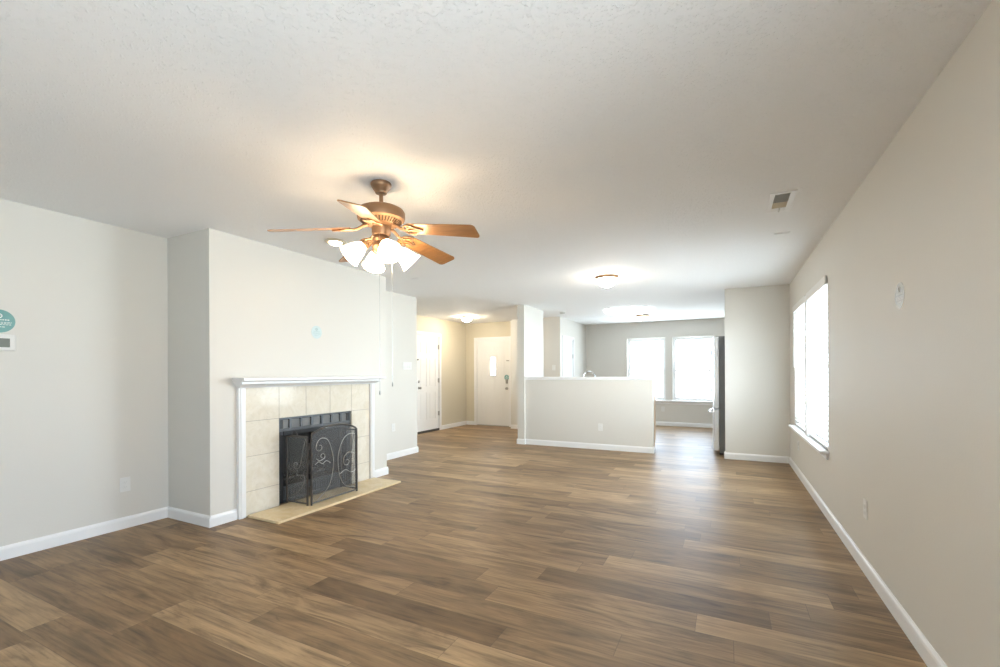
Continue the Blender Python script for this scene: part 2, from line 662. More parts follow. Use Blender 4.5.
# baseboards
baseboard('baseboard_left', [((XL, YB), (XL, YA), (1, 0)), ((XL, YC), (XL, YW + 0.0145), (1, 0))], 'white baseboard along the left wall')
baseboard('baseboard_chimney', [((XL, YA), (XC + 0.0145, YA), (0, -1)), ((XC, YA), (XC, 2.434), (1, 0)),
                                ((XC, 4.106), (XC, YC + 0.0145), (1, 0)), ((XL, YC), (XC, YC), (0, 1))], 'white baseboard around the chimney breast')
baseboard('baseboard_right', [((XR, YB), (XR, 7.245), (-1, 0)), ((XR, 7.365), (XR, YF), (-1, 0))], 'white baseboard along the right wall')
baseboard('baseboard_alcove', [((-0.036, 7.245), (XR, 7.245), (0, -1)), ((-0.0215, 7.245), (-0.0215, 7.365), (-1, 0))], 'white baseboard on the short wall by the refrigerator')
baseboard('baseboard_half', [((XK, YP), (-1.0055, YP), (0, -1)), ((-1.02, YP), (-1.02, YP + 0.12), (1, 0))], 'white baseboard along the half wall')
baseboard('baseboard_partition', [((XP0 - 0.0145, 7.21), (XK + 0.0145, 7.21), (0, -1)), ((XP0, 7.21), (XP0, 8.135), (-1, 0)),
                                  ((XK, 7.21), (XK, YP), (1, 0))], 'white baseboard around the column-like wall end')
baseboard('baseboard_hall', [((-4.32, YH), (XK, YH), (0, -1))], 'white baseboard on the beige hall wall')
baseboard('baseboard_entry', [((XE, D1[1] + 0.07), (XE, YE), (1, 0)), ((XE, YE), (FD[0] - 0.066, YE), (0, -1)),
                              ((XE, YW), (XE, D1[0] - 0.07), (1, 0)), ((XE, YW), (XL, YW), (0, 1))], 'white baseboard in the entry around the doors')
baseboard('baseboard_far', [((XK, YF), (XR, YF), (0, -1))], 'white baseboard under the kitchen windows')
baseboard('baseboard_pantry', [((XK, YH - 0.0145), (XK, PD[0] - 0.056), (1, 0)), ((XK, PD[1] + 0.06), (XK, YF), (1, 0))], 'white baseboard beside the six-panel kitchen door')
baseboard('baseboard_back', [((XL, YB), (XR, YB), (0, 1))], 'white baseboard behind the viewpoint')

# ------------------------------------------------------------------ windows


def frame_rect(mb, axis, t0, t1, u0, u1, z0, z1, w, wb=None):
    wb = wb or w
    def bx(a, b, c, d):
        if axis == 'x':
            mb.box(t0, t1, a, b, c, d)
        else:
            mb.box(a, b, t0, t1, c, d)
    bx(u0, u0 + w, z0, z1)
    bx(u1 - w, u1, z0, z1)
    bx(u0 + w, u1 - w, z0, z0 + wb)
    bx(u0 + w, u1 - w, z1 - w, z1)


def window(name, axis, t, sgn, u0, u1, z0, z1, label, units=1, rail=None):
    """single-hung window; t is the room face of the wall and sgn the outward direction"""
    w = struct(thing(name, ((t, (u0 + u1) / 2, z0) if axis == 'x' else ((u0 + u1) / 2, t, z0)), None, None), label, 'window')
    a, b = t + sgn * 0.085, t + sgn * 0.135
    a, b = min(a, b), max(a, b)
    fr = MB()
    frame_rect(fr, axis, a, b, u0, u1, z0, z1, 0.035)
    du = (u1 - u0) / units
    for k in range(1, units):
        c = u0 + k * du
        if axis == 'x':
            fr.box(a, b, c - 0.055, c + 0.055, z0, z1)
        else:
            fr.box(c - 0.035, c + 0.035, a, b, z0, z1)
    fr.build('window_frame', 'trim', w, bevel=0.003)
    zr = rail if rail else (z0 + z1) / 2
    m = (a + b) / 2
    for k in range(units):
        p0, p1 = u0 + k * du + (0.055 if k else 0.035), u0 + (k + 1) * du - (0.055 if k < units - 1 else 0.035)
        for (s0, s1, off) in ((z0 + 0.035, zr + 0.018, -0.010 * sgn), (zr - 0.018, z1 - 0.035, 0.010 * sgn)):
            sm = MB()
            frame_rect(sm, axis, m + off - 0.009, m + off + 0.009, p0, p1, s0, s1, 0.034)
            so = sm.build('sash', 'trim', w, bevel=0.002)
            g = MB()
            if axis == 'x':
                g.box(m + off - 0.002, m + off + 0.002, p0 + 0.03, p1 - 0.03, s0 + 0.03, s1 - 0.03)
            else:
                g.box(p0 + 0.03, p1 - 0.03, m + off - 0.002, m + off + 0.002, s0 + 0.03, s1 - 0.03)
            g.build('pane', 'glass', so)
    return w


w1 = window('window_1', 'x', XR, 1, W_Y0, W_Y1, W_Z0, W_Z1, 'wide two-part window on the right wall behind white blinds', 2, 1.30)
MB().box(XR - 0.067, XR + 0.085, W_Y0, W_Y1, W_Z0 - 0.026, W_Z0, bev=0.004).box(XR - 0.067, XR, W_Y0 - 0.045, W_Y0, W_Z0 - 0.026, W_Z0, bev=0.004) \
    .box(XR - 0.067, XR, W_Y1, W_Y1 + 0.05, W_Z0 - 0.026, W_Z0, bev=0.004).build('window_sill', 'trim', w1)
MB().box(XR - 0.022, XR + 0.084, (W_Y0 + W_Y1) / 2 - 0.05, (W_Y0 + W_Y1) / 2 + 0.05, W_Z0, W_Z1, bev=0.003).build('mullion_post', 'trim', w1)
MB().box(XR - 0.016, XR, W_Y0 - 0.02, W_Y1 + 0.02, W_Z0 - 0.075, W_Z0 - 0.026).build('apron', 'trim', w1, bevel=0.003)
for k, (a, b) in enumerate(KW):
    wk = window('window_%d' % (k + 2), 'y', YF, 1, a, b, KZ0, KZ1,
                ('left kitchen window on the end wall partly behind the half wall', 'right kitchen window on the end wall next to the refrigerator')[k], 1, 1.285)
o = MB().box(KW[0][0] - 0.05, KW[1][1] + 0.05, YF - 0.045, YF, KZ0 - 0.028, KZ0, bev=0.004) \
    .box(KW[0][0] - 0.02, KW[1][1] + 0.02, YF - 0.014, YF, KZ0 - 0.085, KZ0 - 0.028).build('trim_2', 'trim')
struct(o, 'long white sill board under both kitchen windows', 'trim')
w4 = window('window_4', 'x', XR, 1, *BW, 'added unseen two-part window on the right wall, lighting the near half of the room', 2, 1.30)  # made-up window out of view, added to bring daylight into the near half

# blinds on the right window: one per half


def make_blind(y0, y1, label):
    root = thing('window_blind', (XR + 0.03, (y0 + y1) / 2, W_Z1), label, 'blind', 'white blinds on the right wall window')
    MB().box(XR - 0.022, XR - 0.006, y0 - 0.008, y1 + 0.008, W_Z1 - 0.062, W_Z1 + 0.014, bev=0.004).box(XR - 0.010, XR + 0.055, y0 + 0.003, y1 - 0.003, W_Z1 - 0.055, W_Z1 - 0.004) \
        .build('headrail', 'plastic', root)
    z = W_Z1 - 0.085
    sl = MB()
    ang = R(4)
    xc = XR + 0.028
    while z > W_Z0 + 0.045:
        prof = []
        for q in (-1, -0.5, 0, 0.5, 1):
            prof.append((q * 0.025, 0.0025 * (1 - q * q)))
        top, bot = [], []
        for (d, e) in prof:
            for lst, th in ((top, 0.0019), (bot, -0.0019)):
                xx = d * math.cos(ang) - (e + th) * math.sin(ang)
                zz = d * math.sin(ang) + (e + th) * math.cos(ang)
                lst.append((xc + xx, y0 + 0.008, z + zz))
        sl.prism(top + bot[::-1], (0, y1 - y0 - 0.016, 0))
        z -= 0.0425
    sl.build('slats', 'blind', root)
    MB().box(xc - 0.024, xc + 0.024, y0 + 0.008, y1 - 0.008, W_Z0 + 0.004, W_Z0 + 0.022, bev=0.003).build('bottom_rail', 'plastic', root)
    for yy in (y0 + 0.17, y1 - 0.17):
        c = MB()
        for dx in (-0.027, 0.027):
            c.tube([(xc + dx, yy, W_Z1 - 0.06), (xc + dx, yy, W_Z0 + 0.02)], 0.0012, 5)
        c.build('ladder_cord', 'plastic', root)
    MB().tube([(XR - 0.012, y1 - 0.06, W_Z1 - 0.05), (XR - 0.014, y1 - 0.06, W_Z1 - 0.75)], 0.004, 8).build('tilt_wand', 'plastic', root, smooth=True)


ym = (W_Y0 + W_Y1) / 2
make_blind(W_Y0, ym - 0.054, 'white slatted blind on the half of the right wall window nearer the viewer')
make_blind(ym + 0.054, W_Y1, 'white slatted blind on the far half of the right wall window')

# ------------------------------------------------------------------ doors


def casing(mb, axis, t, n, u0, u1, z1, w=0.06):
    """door casing proud of wall face t on side n"""
    a, b = (t, t + 0.016 * n) if n > 0 else (t + 0.016 * n, t)
    def bx(p, q, c, d, e=0.0):
        if axis == 'x':
            mb.box(a, b, p, q, c, d, bev=0.004)
        else:
            mb.box(p, q, a, b, c, d, bev=0.004)
    bx(u0 - w, u0, 0, z1 + w)
    bx(u1, u1 + w, 0, z1 + w)
    bx(u0, u1, z1, z1 + w)


def slab(mb, axis, t, n, u0, u1, z0, z1, thick, panels, depth=0.007):
    """door leaf with recessed, raised-field panels on its room face at t (room side n); panels in (u0,u1,z0,z1)"""
    us = sorted({u0, u1, *[p[0] for p in panels], *[p[1] for p in panels]})
    zs = sorted({z0, z1, *[p[2] for p in panels], *[p[3] for p in panels]})

    def bx(t0, t1, a, b, c, d, bev=0):
        lo, hi = min(t0, t1), max(t0, t1)
        if axis == 'x':
            mb.box(lo, hi, a, b, c, d, bev=bev)
        else:
            mb.box(a, b, lo, hi, c, d, bev=bev)
    back = t - n * thick
    bx(back, t - n * depth, u0, u1, z0, z1)
    for i in range(len(us) - 1):
        for j in range(len(zs) - 1):
            cu, cz = (us[i] + us[i + 1]) / 2, (zs[j] + zs[j + 1]) / 2
            if not any(p[0] < cu < p[1] and p[2] < cz < p[3] for p in panels):
                bx(t - n * depth, t, us[i], us[i + 1], zs[j], zs[j + 1])
    for p in panels:
        g = 0.022
        bx(t - n * depth, t - n * 0.0012, p[0] + g, p[1] - g, p[2] + g, p[3] - g, bev=0.0045)


def knob(root, name, pos, axis, r, mat='nickel'):
    ax = Vector(axis)
    MB().lathe([(r * 1.05, 0), (r * 1.05, 0.006), (r * 0.4, 0.010), (r * 0.38, 0.030), (r * 0.85, 0.038), (r, 0.050), (r * 0.8, 0.062), (0.001, 0.066)], pos, ax, 20) \
        .build(name, mat, root, smooth=True)


def bolt(root, name, pos, axis, r, mat='nickel'):
    MB().lathe([(r, 0), (r, 0.010), (r * 0.8, 0.016), (r * 0.45, 0.018), (r * 0.4, 0.030), (0.001, 0.031)], pos, axis, 20).build(name, mat, root, smooth=True)


def six_panels(u0, u1, z0, z1):
    st = 0.115
    mid = (u0 + u1) / 2
    P = []
    for a, b in ((u0 + st, mid - st * 0.42), (mid + st * 0.42, u1 - st)):
        P += [(a, b, z0 + 0.22, z0 + 0.80), (a, b, z0 + 0.92, z0 + 1.52), (a, b, z0 + 1.62, z1 - 0.11)]
    return P


# door on the entry's left wall
d1 = struct(thing('door_1', (XE, (D1[0] + D1[1]) / 2, 0), None, None), 'white panelled door on the left side of the entry, hinged at right', 'door')
mb = MB()
casing(mb, 'x', XE, 1, D1[0], D1[1], 2.055)
mb.box(XE - 0.12, XE, D1[0], D1[0] + 0.018, 0, 2.055).box(XE - 0.12, XE, D1[1] - 0.018, D1[1], 0, 2.055).box(XE - 0.12, XE, D1[0] + 0.018, D1[1] - 0.018, 2.037, 2.055)
mb.build('door_frame', 'trim', d1)
mb = MB()
slab(mb, 'x', XE - 0.012, 1, D1[0] + 0.021, D1[1] - 0.021, 0.045, 2.034, 0.042, six_panels(D1[0] + 0.021, D1[1] - 0.021, 0.045, 2.034))
mb.build('door_slab', 'door_paint', d1)
MB().box(XE - 0.07, XE + 0.012, D1[0] + 0.018, D1[1] - 0.018, 0.0, 0.045, bev=0.004).build('threshold', 'rubber', d1)
knob(d1, 'door_knob', (XE - 0.012, D1[0] + 0.085, 0.945), (1, 0, 0), 0.027)
bolt(d1, 'deadbolt', (XE - 0.012, D1[0] + 0.085, 1.075), (1, 0, 0), 0.028)
bolt(d1, 'security_latch', (XE - 0.012, D1[0] + 0.055, 1.53), (1, 0, 0), 0.018)
for z in (0.37, 1.09, 1.82):
    MB().tube([(XE + 0.004, D1[1] - 0.014, z - 0.05), (XE + 0.004, D1[1] - 0.014, z + 0.05)], 0.0075, 10).box(XE - 0.011, XE + 0.001, D1[1] - 0.045, D1[1] - 0.012, z - 0.045, z + 0.045) \
        .build('hinge', 'nickel', d1)

# front door
d2 = struct(thing('door_2', ((FD[0] + FD[1]) / 2, YE, 0), None, None), 'off-white front door with a small narrow window light', 'door')
mb = MB()
casing(mb, 'y', YE, -1, FD[0], FD[1], 2.03, 0.064)
mb.box(FD[0], FD[0] + 0.018, YE, YE + 0.12, 0, 2.03).box(FD[1] - 0.018, FD[1], YE, YE + 0.12, 0, 2.03).box(FD[0] + 0.018, FD[1] - 0.018, YE, YE + 0.12, 2.012, 2.03)
mb.build('door_frame', 'trim', d2)
a, b = FD[0] + 0.021, FD[1] - 0.021
LT = (-4.988, -4.856, 1.195, 1.615)          # door light
mb = MB()
ys, yb = YE + 0.014, YE + 0.056
# leaf built around the light opening
for (p, q, c, d) in ((a, LT[0], 0.02, 2.009), (LT[1], b, 0.02, 2.009), (LT[0], LT[1], 0.02, LT[2]), (LT[0], LT[1], LT[3], 2.009)):
    mb.box(p, q, ys, yb, c, d)
# raised stiles, rails and vertical planking
mb.box(a, a + 0.10, ys - 0.006, ys, 0.02, 2.009).box(b - 0.10, b, ys - 0.006, ys, 0.02, 2.009)
mb.box(a + 0.10, b - 0.10, ys - 0.006, ys, 0.02, 0.30).box(a + 0.10, b - 0.10, ys - 0.006, ys, 1.88, 2.009)
n = 7
for i in range(n):
    p = a + 0.10 + (b - a - 0.20) * i / n + 0.007
    q = a + 0.10 + (b - a - 0.20) * (i + 1) / n - 0.007
    for (c, d) in ((0.315, 1.865),):
        if q < LT[0] - 0.03 or p > LT[1] + 0.03:
            mb.box(p, q, ys - 0.004, ys, c, d)
        else:
            mb.box(p, q, ys - 0.004, ys, c, LT[2] - 0.03).box(p, q, ys - 0.004, ys, LT[3] + 0.03, d)
mb.build('door_slab', 'door_paint', d2)
mb = MB()
frame_rect(mb, 'y', ys - 0.010, ys + 0.006, LT[0] - 0.022, LT[1] + 0.022, LT[2] - 0.022, LT[3] + 0.022, 0.024)
lf = mb.build('window_light_frame', 'door_paint', d2)
MB().box(LT[0], LT[1], YE + 0.03, YE + 0.036, LT[2], LT[3]).build('pane', 'glass', lf)
MB().box(FD[0] + 0.018, FD[1] - 0.018, YE - 0.01, YE + 0.12, 0, 0.018).build('threshold', 'nickel', d2)
knob(d2, 'door_knob', (-4.553, ys - 0.004, 0.885), (0, -1, 0), 0.030)
MB().box(-4.585, -4.525, ys - 0.024, ys - 0.004, 1.00, 1.10, bev=0.008).build('lock_plate', 'nickel', d2, smooth=True)
bolt(d2, 'deadbolt', (-4.555, ys - 0.024, 1.075), (0, -1, 0), 0.030)
MB().box(-4.56, -4.485, ys - 0.030, ys - 0.004, 1.520, 1.545, bev=0.004).build('security_latch', 'nickel', d2)
for z in (0.3, 1.05, 1.8):
    MB().tube([(FD[0] + 0.016, YE - 0.004, z - 0.05), (FD[0] + 0.016, YE - 0.004, z + 0.05)], 0.0065, 8).build('hinge', 'trim', d2)

# six-panel door in the kitchen
d3 = struct(thing('door_3', (XK, (PD[0] + PD[1]) / 2, 0), None, None), 'white six-panel door seen over the half wall in the kitchen', 'door')
mb = MB()
casing(mb, 'x', XK, 1, PD[0], PD[1], 2.0, 0.055)
mb.box(XK - 0.12, XK, PD[0], PD[0] + 0.018, 0, 2.0).box(XK - 0.12, XK, PD[1] - 0.018, PD[1], 0, 2.0).box(XK - 0.12, XK, PD[0] + 0.018, PD[1] - 0.018, 1.982, 2.0)
mb.build('door_frame', 'trim', d3)
mb = MB()
slab(mb, 'x', XK - 0.008, 1, PD[0] + 0.021, PD[1] - 0.021, 0.012, 1.979, 0.036, six_panels(PD[0] + 0.021, PD[1] - 0.021, 0.012, 1.979))
mb.build('door_slab', 'door_paint', d3)
knob(d3, 'door_knob', (XK - 0.008, PD[0] + 0.085, 0.92), (1, 0, 0), 0.026)
for z in (0.25, 1.0, 1.62):
    MB().tube([(XK + 0.004, PD[1] - 0.014, z - 0.045), (XK + 0.004, PD[1] - 0.014, z + 0.045)], 0.007, 8).build('hinge', 'nickel', d3)

# ------------------------------------------------------------------ fireplace
fp = thing('fireplace', (XC, 3.27, 0), 'built-in fireplace with white mantel and cream marble tile surround', 'fireplace')
# mantel shelf with a stepped crown below it: profile (distance from wall, z)
prof = [(0, 1.128), (0.048, 1.128), (0.052, 1.134), (0.066, 1.144), (0.088, 1.153), (0.106, 1.158), (0.112, 1.162), (0.112, 1.180), (0.122, 1.184), (0.150, 1.187), (0.172, 1.190), (0.174, 1.193), (0.174, 1.212), (0.171, 1.215), (0, 1.215)]
Y0, Y1 = 2.440, 4.102
rings = []
mbm = MB()
# returns of the crown at both ends: rings follow a U-shaped path
path = []
for d, z in prof:
    e = 0.047 * max(0.0, min((d - 0.048) / 0.124, 1.0))
    if z >= 1.193:
        e = 0.047
    path.append((d, z, Y0 - e, Y1 + e))
mbm.loft([[(XC + d, y0, z) for d, z, y0, y1 in path], [(XC + d, y1, z) for d, z, y0, y1 in path]])
mbm.build('mantel_shelf', 'trim', fp)
for (p, q) in ((2.438, 2.502), (4.037, 4.102)):
    MB().box(XC, XC + 0.034, p, q, 0, 1.128, bev=0.003).box(XC + 0.034, XC + 0.041, p + 0.014, q - 0.024, 0.0, 1.128, bev=0.003).build('pilaster', 'trim', fp)
TL = [2.505, 2.843, 3.147, 3.452, 3.757, 4.036]
TL[0] = 2.503
ZR = [0.0, 0.214, 0.521, 0.831]
tl = MB()
gp = 0.0022
xt0, xt1 = XC + 0.004, XC + 0.012
for i in range(5):
    tl.box(xt0, xt1, TL[i] + gp, TL[i + 1] - gp, 0.831 + gp, 1.127, bev=0.0012)
for j in range(3):
    tl.box(xt0, xt1, TL[0] + gp, TL[1] - 0.001, ZR[j] + gp, ZR[j + 1] - gp, bev=0.0012)
    tl.box(xt0, xt1, TL[4] + 0.001, TL[5] - gp, ZR[j] + gp, ZR[j + 1] - gp, bev=0.0012)
tl.build('tile_surround', 'tile', fp)
g = MB()
g.box(XC + 0.0005, xt1 - 0.0015, 2.502, 2.842, 0, 1.128).box(XC + 0.0005, xt1 - 0.0015, 3.758, 4.037, 0, 1.128).box(XC + 0.0005, xt1 - 0.0015, 2.842, 3.758, 0.832, 1.128)
g.build('grout', 'grout', fp)
# metal insert: face frame, upper louvre grille, lower panel, lined box
xf = XC - 0.008
ins = MB()
oy0, oy1 = 2.846, 3.754
ins.box(xf - 0.02, xf, oy0, oy0 + 0.055, 0.02, 0.83).box(xf - 0.02, xf, oy1 - 0.055, oy1, 0.02, 0.83)
ins.box(xf - 0.02, xf + 0.006, oy0 + 0.055, oy1 - 0.055, 0.66, 0.700, bev=0.003)
ins.build('insert_frame', 'black_metal', fp)
gr = MB()
gy0, gy1 = oy0 + 0.003, oy1 - 0.012
gr.box(xf - 0.03, xf + 0.008, gy0, gy1, 0.812, 0.829, bev=0.002).box(xf - 0.03, xf + 0.008, gy0, gy1, 0.700, 0.728, bev=0.002)
nb = 7
for i in range(nb + 1):
    yy = gy0 + (gy1 - gy0) * i / nb
    w = 0.012
    gr.box(xf - 0.03, xf + 0.008, max(gy0, yy - w), min(gy1, yy + w), 0.728, 0.812)
gb = gr.build('vent_grille', 'slate_metal', fp)
lv = MB()
for i in range(nb):
    p = gy0 + (gy1 - gy0) * i / nb + 0.012
    q = gy0 + (gy1 - gy0) * (i + 1) / nb - 0.012
    for k in range(5):
        z = 0.735 + k * 0.016
        M = Matrix.Translation((xf - 0.008, 0, z)) @ Matrix.Rotation(R(58), 4, 'Y')
        lv.box(-0.010, 0.010, p, q, -0.0015, 0.0015, M=M)
lv.build('louvers', 'louver_grey', gb)
lw = MB()
lw.box(xf - 0.02, xf + 0.006, oy0 + 0.055, oy1 - 0.055, 0.02, 0.05, bev=0.002).box(xf - 0.02, xf + 0.006, oy0 + 0.055, oy1 - 0.055, 0.15, 0.175, bev=0.002)
lw.box(xf - 0.02, xf - 0.008, oy0 + 0.055, oy1 - 0.055, 0.05, 0.15)
for k in range(26):
    yy = oy0 + 0.075 + k * (oy1 - oy0 - 0.15) / 25
    lw.box(xf - 0.008, xf, yy - 0.006, yy + 0.006, 0.055, 0.145)
lw.build('lower_grille', 'slate_metal', fp)
fb = MB()
xb = XC - 0.46
fb.box(xb - 0.02, xb, oy0 + 0.14, oy1 - 0.14, 0.14, 0.74)
fb.prism([(xf - 0.02, oy0 + 0.055, 0.14), (xb, oy0 + 0.16, 0.14), (xb, oy0 + 0.14, 0.14), (xf - 0.02, oy0 + 0.035, 0.14)], (0, 0, 0.6))
fb.prism([(xf - 0.02, oy1 - 0.055, 0.14), (xb, oy1 - 0.16, 0.14), (xb, oy1 - 0.14, 0.14), (xf - 0.02, oy1 - 0.035, 0.14)], (0, 0, 0.6))
fb.box(xb, xf - 0.02, oy0 + 0.03, oy1 - 0.03, 0.12, 0.15).box(xb, xf - 0.02, oy0 + 0.03, oy1 - 0.03, 0.74, 0.76)
fb.build('firebox', 'firebrick', fp)
# grate with log stubs in the firebox
gt = MB()
for k in range(6):
    yy = 3.06 + k * 0.085
    gt.tube([(XC - 0.12, yy, 0.27), (XC - 0.14, yy, 0.215), (XC - 0.33, yy, 0.215), (XC - 0.35, yy, 0.30)], 0.008, 6)
for xx in (XC - 0.16, XC - 0.31):
    gt.tube([(xx, 3.02, 0.205), (xx, 3.53, 0.205)], 0.008, 6)
    for yy in (3.04, 3.51):
        gt.tube([(xx, yy, 0.205), (xx, yy, 0.150)], 0.008, 6)
gt.build('fire_grate', 'iron', fp, smooth=True)

hs = MB().box(XC + 0.042, -3.325, 2.508, 4.078, 0.0, 0.022, bev=0.003).build('hearth_slab', 'hearth')
tag(hs, 'polished tan marble hearth slab on the floor before the fireplace', 'hearth')
HZ = 0.022

# ------------------------------------------------------------------ folding fireplace screen
SX = -3.455
sc_o = thing('fireplace_screen', (SX, 3.24, HZ), 'black folding three-panel wire fireplace screen with scrollwork standing on the hearth', 'fireplace screen')


def spiral(c, r0, r1, a0, a1, n=26):
    return [(c[0] + (r0 + (r1 - r0) * k / n) * math.cos(a0 + (a1 - a0) * k / n), c[1] + (r0 + (r1 - r0) * k / n) * math.sin(a0 + (a1 - a0) * k / n)) for k in range(n + 1)]


def bez(p0, p1, p2, p3, n=20):
    return [tuple((1 - t) ** 3 * p0[i] + 3 * t * (1 - t) ** 2 * p1[i] + 3 * t * t * (1 - t) * p2[i] + t ** 3 * p3[i] for i in (0, 1)) for t in [k / n for k in range(n + 1)]]


def screen_panel(name, P0, P1, h_side, rise, scrolls):
    """panel standing between plan points P0 and P1; (u,v) run along it and up"""
    P0, P1 = Vector((*P0, HZ)), Vector((*P1, HZ))
    L = (P1 - P0).length
    d = (P1 - P0) / L
    nrm = Vector((d.y, -d.x, 0))

    def at(u, v, off=0.0):
        return P0 + d * u + Vector((0, 0, v)) + nrm * off

    def top(u):
        s = 2 * u / L - 1
        return h_side + rise * (1 - s * s) ** 0.75 if rise else h_side
    r = 0.0075
    fr = MB()
    fr.tube([at(r, 0.0), at(r, h_side - 0.002)], 0.0095, 8).tube([at(L - r, 0.0), at(L - r, h_side - 0.002)], 0.0095, 8)
    fr.tube([at(r, 0.018), at(L - r, 0.018)], r, 8)
    N = 24 if rise else 2
    fr.tube([at(r + (L - 2 * r) * k / N, top(L * k / N) - 0.004) for k in range(N + 1)], 0.0095, 8)
    po = fr.build(name, 'iron', sc_o, smooth=True)
    wm = MB()
    N = 24
    for k in range(N):
        ua, ub = r + (L - 2 * r) * k / N, r + (L - 2 * r) * (k + 1) / N
        vs = [wm.b.verts.new(at(*q)) for q in ((ua, 0.018), (ub, 0.018), (ub, top(ub) - 0.006), (ua, top(ua) - 0.006))]
        wm.b.faces.new(vs)
    bmesh.ops.remove_doubles(wm.b, verts=wm.b.verts[:], dist=1e-5)
    bmesh.ops.solidify(wm.b, geom=wm.b.faces[:], thickness=0.0008)
    wm.build('wire_mesh', 'wire', po)
    sm = MB()
    for pts in scrolls(L):
        sm.tube([at(u, v, 0.006) for u, v in pts], 0.0042, 6)
    sm.build('scrollwork', 'iron_worn', po, smooth=True)
    return po


def catmull(P, n=7):
    Q = [P[0]] + list(P) + [P[-1]]
    out = []
    for a, b, c, d in zip(Q, Q[1:], Q[2:], Q[3:]):
        for k in range(n):
            t = k / n
            out.append(tuple(0.5 * (2 * b[i] + (c[i] - a[i]) * t + (2 * a[i] - 5 * b[i] + 4 * c[i] - d[i]) * t * t + (3 * b[i] - a[i] - 3 * c[i] + d[i]) * t ** 3) for i in (0, 1)))
    return out + [P[-1]]


def centre_scrolls(L):
    hook = spiral((0.098, 0.530), 0.014, 0.044, 2.6 * PI, 1.0 * PI)
    hook += catmull([hook[-1], (0.075, 0.585), (0.125, 0.612), (0.195, 0.585), (0.240, 0.490), (0.264, 0.340), (0.215, 0.150), (0.075, 0.035)])[1:]
    wave = catmull([(0.045, 0.372), (0.085, 0.392), (0.130, 0.368), (0.175, 0.388), (0.225, 0.360)])
    curl = spiral((0.128, 0.438), 0.034, 0.010, -0.2 * PI, 1.5 * PI)
    curl = catmull([(0.060, 0.425), (0.100, 0.400)] + [curl[0]])[:-1] + curl
    arc = catmull([(0.545, 0.605), (0.475, 0.612), (0.400, 0.575), (0.340, 0.470), (0.322, 0.335), (0.352, 0.190), (0.420, 0.095), (0.540, 0.060)])
    eye = spiral((0.440, 0.335), 0.014, 0.046, 2.7 * PI, 0.9 * PI)
    eye += catmull([eye[-1], (0.405, 0.390), (0.465, 0.425), (0.545, 0.400)])[1:]
    tail = catmull([(0.345, 0.225), (0.420, 0.255), (0.500, 0.215), (0.560, 0.235)])
    return [hook, wave, curl, arc, eye, tail]


def side_scrolls(L):
    a = bez((0.03, 0.62), (0.10, 0.50), (0.07, 0.34), (L * 0.55, 0.325)) + spiral((L * 0.56, 0.365), 0.040, 0.014, -PI / 2, PI)[1:]
    b = bez((L - 0.03, 0.06), (L * 0.5, 0.10), (0.05, 0.16), (0.05, 0.25)) + spiral((0.085, 0.25), 0.035, 0.012, PI, -0.4 * PI)[1:]
    return [a, b]


PCa, PCb = (SX, 2.945), (SX, 3.533)
screen_panel('center_panel', PCa, PCb, 0.655, 0.073, centre_scrolls)
screen_panel('side_panel', (SX - 0.022, 2.932), (-3.757, 2.921), 0.640, 0.0, side_scrolls)
screen_panel('side_panel', (SX - 0.022, 3.546), (-3.735, 3.575), 0.640, 0.0, side_scrolls)
for (x, y0) in ((SX - 0.19, 2.926), (SX - 0.17, 3.562)):
    MB().tube([(x - 0.035, y0, HZ + 0.636), (x - 0.030, y0, HZ + 0.662), (x - 0.012, y0, HZ + 0.680), (x + 0.012, y0, HZ + 0.680), (x + 0.030, y0, HZ + 0.662), (x + 0.035, y0, HZ + 0.636)], 0.005, 8) \
        .build('handle', 'iron', sc_o, smooth=True)
for y in (2.939, 3.540):
    for z in (0.12, 0.52):
        MB().tube([(SX - 0.010, y, HZ + z), (SX - 0.010, y, HZ + z + 0.06)], 0.008, 8).build('hinge', 'iron', sc_o, smooth=True)

# ------------------------------------------------------------------ ceiling fan
FX, FY = -1.929, 2.187
fan = thing('ceiling_fan', (FX, FY, H), 'brown five-blade ceiling fan with four lit bell shades and two long pull chains', 'ceiling fan')
MB().lathe([(0.060, H), (0.064, H - 0.006), (0.064, H - 0.018), (0.057, H - 0.030), (0.046, H - 0.046), (0.038, H - 0.056), (0.034, H - 0.066), (0.016, H - 0.068)], (FX, FY, 0)).build('canopy', 'bronze', fan, smooth=True)
MB().lathe([(0.0125, H - 0.060), (0.0125, 2.280)], (FX, FY, 0), seg=16).lathe([(0.018, 2.310), (0.022, 2.302), (0.024, 2.284), (0.020, 2.280)], (FX, FY, 0), seg=16).build('downrod', 'bronze', fan, smooth=True)
mot = MB().lathe([(0.022, 2.288), (0.075, 2.287), (0.115, 2.281), (0.137, 2.270), (0.146, 2.255), (0.147, 2.225), (0.143, 2.208), (0.130, 2.200), (0.095, 2.176), (0.066, 2.166), (0.050, 2.165)], (FX, FY, 0), seg=48).build('motor_housing', 'bronze', fan, smooth=True)
sl = MB()
for k in range(40):
    a = 2 * PI * k / 40
    M = Matrix.Translation((FX, FY, 0)) @ Matrix.Rotation(a, 4, 'Z')
    sl.loft([[M @ Vector((r_, s_, z_)) for (s_, z_) in ((-w_, zz), (w_, zz), (w_, zz + 0.004), (-w_, zz + 0.004))] for (r_, zz, w_) in ((0.099, 2.1765, 0.0035), (0.127, 2.1955, 0.0048))])
sl.build('vent_slots', 'bronze_dark', mot)
MB().lathe([(0.050, 2.168), (0.058, 2.160), (0.058, 2.118), (0.052, 2.108), (0.040, 2.104)], (FX, FY, 0), seg=32).build('switch_housing', 'bronze', fan, smooth=True)
BZ = 2.160
PITCH = R(13)
DROOP = R(7.7)
